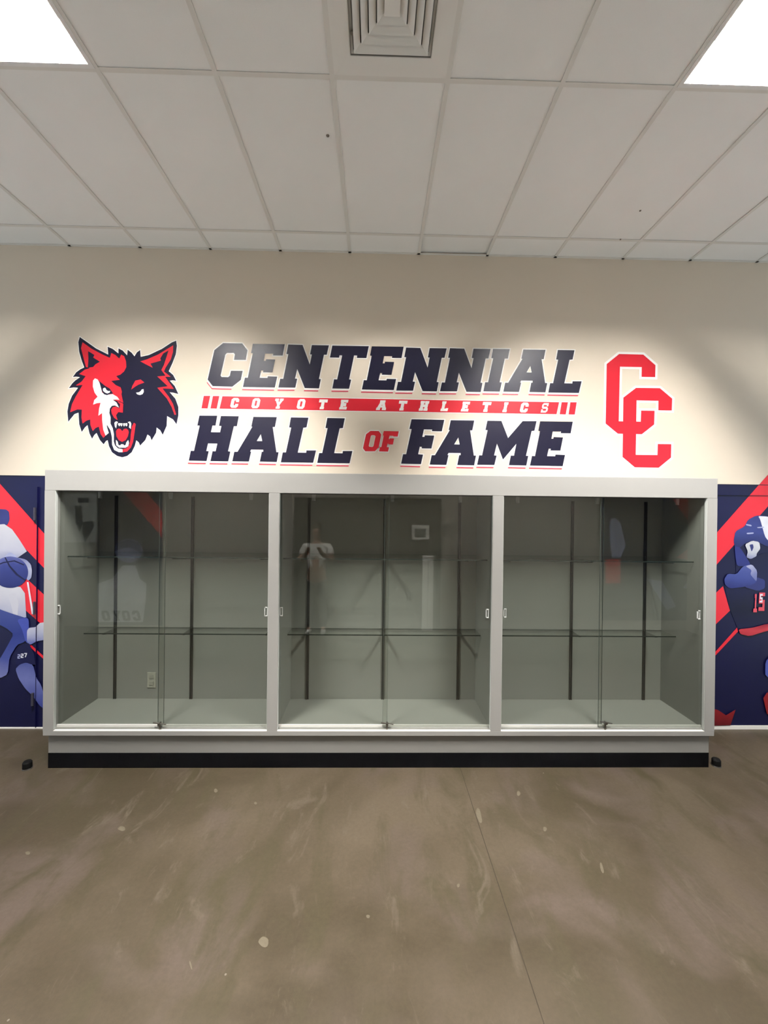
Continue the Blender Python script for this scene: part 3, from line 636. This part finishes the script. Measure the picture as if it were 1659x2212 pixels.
lm = mural('wall_mural', 'navy and red photo mural of a basketball player, left of the display cabinet', mlx, CX0+.15, (0, 1010), 3.3, 0, -420, [
    ('stripe', mred, [(-420,-360),(-420,-45),(310,710),(330,730),(330,485),(310,462)]),
    ('stripe', mred, [(110,715),(330,918),(330,1145),(150,985)]),
    ('stripe', mred, [(200,1240),(330,1357),(330,1378),(205,1268)]),
    ('hair', MC['hair'], [(-90,330),(-60,290),(0.1,296),(45,298),(68,315),(72,370),(55,412),(0.1,420),(-80,420)]),
    ('jersey', TL['jersey'], [(-150,470),(-60,410),(35,403),(90,440),(140,510),(195,597),(130,642),(60,640),(20,700),(-150,700)]),
    ('arm', TL['arm'], [(128,640),(190,655),(225,690),(232,735),(228,785),(205,806),(180,780),(205,750),(160,690),(120,670)]),
    ('shorts', TL['shorts'], [(-150,820),(20,840),(150,850),(182,895),(192,1065),(125,1082),(80,1042),(-60,980),(-150,980)]),
    ('fold', MC['lav'], [(30,640),(75,600),(130,636),(90,660),(40,668)]), ('fold', TL['glove'], [(60,905),(110,890),(140,960),(130,1060),(100,1050),(85,980)]), ('ball', TL['ball'], circ(78, 745, 128, 112, 40)),
    ('seam', MC['dark'], [(38,640),(46,638),(80,700),(135,760),(190,800),(184,806),(120,765),(70,705)]),
    ('seam', MC['dark'], [(-40,700),(30,672),(110,660),(180,690),(176,697),(108,668),(32,680),(-38,708)]),
    ('cord', MC['white'], [(198,815),(210,815),(247,1045),(233,1042)]),
    ('leg', TL['leg'], [(-150,985),(-60,985),(80,1035),(190,1070),(210,1082),(214,1200),(180,1242),(130,1260),(75,1350),(62,1470),(10,1498),(-30,1490),(-10,1390),(60,1270),(105,1185),(50,1140),(-60,1090),(-150,1060)]),
    ('leg', MC['blue'], [(128,1082),(192,1066),(212,1080),(214,1180),(222,1258),(190,1240),(165,1150)]), ('glove', TL['glove'], [(200,1160),(215,1140),(262,1135),(290,1105),(330,1100),(330,1225),(270,1235),(222,1262),(200,1240)]),
    ('shorts', MC['dark'], [(118,1320),(170,1255),(215,1250),(252,1330),(262,1402),(190,1395),(125,1425)]),
    ('number', MC['lav'], digit('2', 135, 1328, 18, 30)), ('number', MC['white'], digit('2', 158, 1323, 19, 30)), ('number', MC['white'], digit('7', 182, 1318, 20, 30)),
    ('leg', TL['calf'], [(120,1432),(150,1400),(195,1386),(245,1402),(268,1495),(302,1545),(330,1640),(330,1720),(290,1690),(245,1625),(190,1572),(142,1500)]),
], mzl, ml0)
# door seam and hinges under the wrap
hx = at_y(82, 1300, 0).x
B(hx-.0008, hx+.0008, -.019, -.0025, mzl, mz1-.1).build('seam_line', MC['dark'], lm)
for px, py in ((80, 1110), (79, 1312), (75, 1508)):
    q = at_y(px, py, 0)
    MB().cyl((q.x, -.024, q.z-.055), (q.x, -.024, q.z+.055), .010, 12).build('hinge', hm, lm)
rm = mural('wall_mural', 'navy and red photo mural of a helmeted batter, right of the display cabinet', CX1-.15, mrx, (1520, 1010), 3.302, 459, 880, [
    ('stripe', mred, [(60,500),(380,137),(720,-245),(900,-245),(900,-230),(440,295),(60,727)]),
    ('stripe', mred, [(60,918),(135,845),(185,1020),(60,1140)]),
    ('stripe', mred, [(60,1336),(235,1140),(242,1168),(60,1362)]),
    ('jersey', TR['jersey'], [(228,590),(300,660),(420,610),(560,590),(720,700),(740,1130),(240,1152),(180,1000),(145,840),(228,770),(225,640)]),
    ('helmet', TR['helmet'], [(210,525),(222,455),(288,420),(312,372),(370,342),(440,345),(520,380),(560,470),(520,560),(450,565),(385,532),(340,522),(292,540),(250,575),(225,595)]),
    ('highlight', MC['white'], [(385,346),(459.5,350),(520,390),(540,460),(500,520),(455,520),(432,490),(400,372)]),
    ('highlight', MC['lav'], [(296,402),(335,408),(338,420),(300,412)]), ('highlight', MC['lav'], [(375,425),(425,420),(425,430),(380,432)]), ('highlight', MC['lav'], [(300,465),(352,462),(350,472),(305,476)]),
    ('sleeve', MC['helm'], [(215,560),(255,570),(300,640),(330,690),(280,705),(232,700),(222,640)]), ('face', TR['face'], [(288,548),(340,521),(390,530),(398,578),(372,612),(370,632),(330,652),(298,640),(310,600)]),
    ('shade', MC['hair'], [(320,550),(345,545),(350,570),(335,600),(328,575)]),
    ('sleeve', MC['hair'], [(370,780),(430,800),(430,860),(380,880),(280,850),(330,820)]), ('glove', TR['glove'], [(140,795),(165,756),(228,760),(275,702),(338,688),(374,738),(370,815),(340,832),(280,850),(180,862),(146,836)]),
    ('knuckle', TR['knuckle'], [(290,702),(338,690),(374,735),(370,812),(348,790),(325,760),(335,730)]),
    ('number', MC['num'], digit('1', 352, 900, 26, 130)), ('number', MC['num'], digit('5', 388, 890, 42, 130)),
    ('number', MC['white'], digit('5', 393, 900, 20, 60)),
    ('belt', TR['belt'], [(240,1150),(340,1140),(440,1112),(560,1105),(560,1140),(440,1162),(320,1200),(252,1184)]),
    ('knee', MC['glove'], [(430,1380),(480,1330),(560,1400),(540,1500),(430,1490)]),
    ('boot', TR['boot'], [(60,1715),(95,1725),(150,1762),(218,1722),(182,1832),(60,1836)]),
    ('boot', TR['boot'], [(415,1640),(440,1600),(500,1600),(500,1780),(440,1750)]),
], mz0, mr0)
q = at_y(1600, 1070, 0)
B(CX1+.01, mrx, -.012, -.0025, q.z-.001, q.z+.001).build('seam_line', MC['dark'], rm)
# wall foot trim under the murals
tag(B(CX1-.02, mrx, -.010, 0, 0, mz0-.001).build('baseboard_right', white_trim), kind='structure')
tag(B(mlx, CX0+.02, -.010, 0, 0, mzl-.001).build('baseboard_left', white_trim), kind='structure')

# door stops on the floor
for (px, py, lab) in ((59, 1660, 'small black rubber door stop on the floor left of the display cabinet'), (1547, 1654, 'small black rubber door stop on the floor right of the display cabinet')):
    q = at_z(px, py, 0)
    r = empty('door_stop', (q.x, q.y, 0)); tag(r, lab, 'door stop', 'floor door stops')
    MB().cyl((q.x, q.y, 0), (q.x, q.y, .008), .033, 20, .031).build('base', steel_m, r, smooth=False)
    m = MB(); m.cyl((q.x, q.y, .008), (q.x, q.y, .046), .030, 20); m.cyl((q.x, q.y, .046), (q.x, q.y, .056), .030, 20, .023); m.build('bumper', rubber_m, r)

# ------------------------------------------------------------------ opposite side of the corridor (seen mirrored in the glass)
YG = GY1; YV = 2*YG-YO
def opp_loops(polys, y):
    out = []
    for pl in polys:
        l = []
        for px, py in pl:
            v = at_y(px, py, YV); l.append(Vector((v.x, y, v.z)))
        out.append(l)
    return out
def opp(name, polys, m, parent, layer, d=.002):
    return MB().prism(opp_loops(polys, YO+.001+.0025*layer), (0, d, 0)).build(name, m, parent)
def oroot(name, px, py, label, cat):
    v = at_y(px, py, YV); r = empty(name, (v.x, YO, max(v.z, 0))); return tag(r, label, cat)
def rect(a, b, c, d): return [(a, b), (c, b), (c, d), (a, d)]
r = oroot('wall_mural', 280, 1340, 'navy mural of a player in a white jersey, mirrored in the left cabinet glass', 'mural')
opp('backing_panel', [rect(206, 1010, 350, 1352)], mnavy, r, 0)
opp('stripe', [[(250, 1030), (285, 1030), (349, 1105), (349, 1162), (262, 1062)]], mred, r, 1)
opp('head', [circ(275, 1190, 30, 26, 20)], MC['lav'], r, 1)
opp('hair', [[(245, 1190), (252, 1172), (275, 1166), (300, 1174), (304, 1196), (276, 1182)]], MC['hair'], r, 2)
opp('jersey', [[(208, 1262), (240, 1250), (262, 1222), (290, 1222), (300, 1252), (314, 1262), (312, 1300), (306, 1345), (208, 1345)]], MC['white'], r, 2)
for k, ch in enumerate('COYO'):
    opp('letter', place(ch, centre=(292-k*22, 1331), h=22, flip=True), MC['dark'], r, 3)
r = oroot('wall_poster', 178, 1170, 'white framed poster with dark shapes, mirrored at the left end of the cabinet glass', 'poster')
opp('sheet', [rect(128, 1066, 208, 1172)], white_trim, r, 0)
opp('figure', [[(158, 1092), (172, 1092), (176, 1130), (168, 1150), (160, 1130)]], MC['dark'], r, 1); opp('figure', [rect(165, 1075, 188, 1086)], MC['dark'], r, 1); opp('figure', [[(176, 1128), (196, 1126), (200, 1138), (180, 1172), (174, 1150)]], MC['dark'], r, 1)
r = oroot('wall_mural', 1420, 1345, 'navy and red mural of pale sports figures, mirrored in the right cabinet glass', 'mural')
opp('backing_panel', [rect(1300, 1030, 1560, 1340)], mnavy, r, 0)
opp('stripe', [[(1440, 1060), (1475, 1060), (1520, 1130), (1505, 1180), (1490, 1130)]], mred, r, 1)
opp('figure', [[(1316, 1125), (1328, 1118), (1340, 1130), (1352, 1178), (1340, 1205), (1322, 1205), (1318, 1175)]], MC['lav'], r, 1)
opp('figure', [[(1398, 1250), (1430, 1255), (1450, 1290), (1460, 1310), (1440, 1318), (1420, 1285)]], MC['lav'], r, 1)
opp('figure', [[(1475, 1270), (1508, 1225), (1512, 1310), (1490, 1310), (1500, 1275)]], MC['lav'], r, 1)
opp('patch', [rect(1308, 1208, 1340, 1260)], mred, r, 2)
opp('patch', [[(1460, 1205), (1500, 1175), (1512, 1215)]], mred, r, 2)
r = oroot('wall_box', 907, 1165, 'white wall box with grey face, mirrored high in the middle cabinet glass', 'wall box')
opp('case', [rect(889, 1134, 926, 1165)], white_trim, r, 0, .06)
opp('face', [rect(895, 1142, 919, 1160)], mat('box_face', (.12, .12, .11), .5, .3), r, 23.6, .003)
r = oroot('wall_pennant', 775, 1160, 'small red triangular pennant, mirrored in the middle cabinet glass', 'pennant')
opp('cloth', [[(762, 1129), (788, 1129), (764, 1162)]], mred, r, 0)
opp('pin', [circ(775, 1131, 2, 2, 8)], steel_m, r, 1)
v0 = at_y(912, 1200, YV); v1 = at_y(933, 1372, YV)
r = empty('wall_post', ((v0.x+v1.x)/2, YO+.05, 0)); tag(r, 'slim white floor-standing post, mirrored in the middle cabinet glass', 'post')
B(v0.x, (v0.x+v1.x)/2-.003, YO+.002, YO+.10, 0, v0.z).build('half', white_trim, r); B((v0.x+v1.x)/2+.003, v1.x, YO+.002, YO+.10, 0, v0.z).build('half', white_trim, r)
v0 = at_y(636, 1074, YV); v1 = at_y(950, 1372, YV)
dr = empty('door_1', ((v0.x+v1.x)/2, YO, 0)); tag(dr, kind='structure')
dm = mat('brown_grey_door', (.10, .092, .078), .5, .4, noise=.05)
B(v0.x, v1.x, YO, YO+.02, 0, v0.z).build('leaf', dm, dr)
fm = mat('door_frame_paint', (.34, .31, .27), .5, .4)
for a, b in ((v0.x-.04, v0.x), (v1.x, v1.x+.04)): B(a, b, YO, YO+.04, 0, v0.z).build('jamb', fm, dr)
B(v0.x-.04, v1.x+.04, YO, YO+.04, v0.z, v0.z+.04).build('head', fm, dr)

# person standing back against the far side
def skin(name, verts, edges, m, parent, root=0, sub=2):
    org = ORG[parent.name]
    me = bpy.data.meshes.new(name); me.from_pydata([Vector(v[:3]) for v in verts], edges, []); me.materials.append(m)
    o = bpy.data.objects.new(name, me); C.objects.link(o); o.parent = parent; ORG[o.name] = org
    md = o.modifiers.new('skin', 'SKIN'); md.use_smooth_shade = True
    if not me.skin_vertices: me.attributes  # layer made by the modifier
    lay = me.skin_vertices[0].data
    for i, v in enumerate(verts):
        rr = v[3] if isinstance(v[3], tuple) else (v[3], v[3]); lay[i].radius = rr; lay[i].use_root = (i == root)
    s_ = o.modifiers.new('sub', 'SUBSURF'); s_.levels = sub; s_.render_levels = sub
    return o
v = at_y(688, 1365, YV)
PX, PY = v.x, YO+.32
ps = empty('person', (PX, PY, 0)); tag(ps, 'person in a white T-shirt and grey trousers, mirrored in the middle cabinet glass', 'person')
sk = mat('skin_tone', (.42, .26, .19), .5, .4); shirt = mat('white_cotton', (.78, .77, .74), .8, .2, noise=.03); jeans = mat('grey_denim', (.17, .17, .16), .8, .2, noise=.1, nscale=40)
shoe = mat('white_shoe', (.7, .7, .68), .6, .3); hairm = mat('brown_hair', (.05, .035, .025), .6, .3)
body = [(0,0,.92,.13),(0,0,1.10,.12),(0,0,1.30,(.15,.10)),(0,.0,1.42,.06),(0,.02,1.50,.055),(0,.03,1.58,(.075,.09)),(0,.03,1.66,(.07,.085))]
be = [(0,1),(1,2),(2,3),(3,4),(4,5),(5,6)]
for s in (-1, 1):
    n = len(body); body += [(s*.17,0,1.36,.055),(s*.26,.06,1.15,.042),(s*.12,.27,1.28,.032),(s*.08,.33,1.33,.028)]; be += [(2,n),(n,n+1),(n+1,n+2),(n+2,n+3)]
    h = n+3
    for dxf, dz, ln in ((-.02,.02,.05),(-.007,.03,.055),(.007,.03,.055),(.02,.022,.045),(s*.04,-.01,.03)):
        m0 = len(body); body += [(s*.08+dxf,.36,1.35+dz*.5,.009),(s*.08+dxf*.8-s*.01,.36+ln*.6,1.36+dz,.008)]; be += [(h,m0),(m0,m0+1)]
    n = len(body); body += [(s*.09,0,.82,.085),(s*.10,.02,.48,.055),(s*.11,-.01,.10,.036),(s*.12,.10,.04,.03)]; be += [(0,n),(n,n+1),(n+1,n+2),(n+2,n+3)]
skin('body', body, be, sk, ps)
sh = [(0,0,.90,(.165,.12)),(0,0,1.10,(.15,.115)),(0,0,1.32,(.17,.115)),(0,0,1.40,.08)]; she = [(0,1),(1,2),(2,3)]
for s in (-1, 1):
    n = len(sh); sh += [(s*.18,0,1.36,.072),(s*.235,.04,1.22,.062)]; she += [(2,n),(n,n+1)]
skin('t_shirt', sh, she, shirt, ps)
tr = [(0,0,.93,(.15,.115))]; te = []
for s in (-1, 1):
    n = len(tr); tr += [(s*.09,0,.80,.10),(s*.10,.02,.48,.075),(s*.11,-.01,.09,.062)]; te += [(0,n),(n,n+1),(n+1,n+2)]
skin('trousers', tr, te, jeans, ps)
for s in (-1, 1): skin('shoe', [(s*.11,-.03,.045,.042),(s*.115,.08,.045,.045),(s*.12,.16,.04,.036)], [(0,1),(1,2)], shoe, ps)
skin('hair', [(0,-.02,1.60,.075),(0,.0,1.68,(.085,.085)),(0,.04,1.72,.06)], [(0,1),(1,2)], hairm, ps)
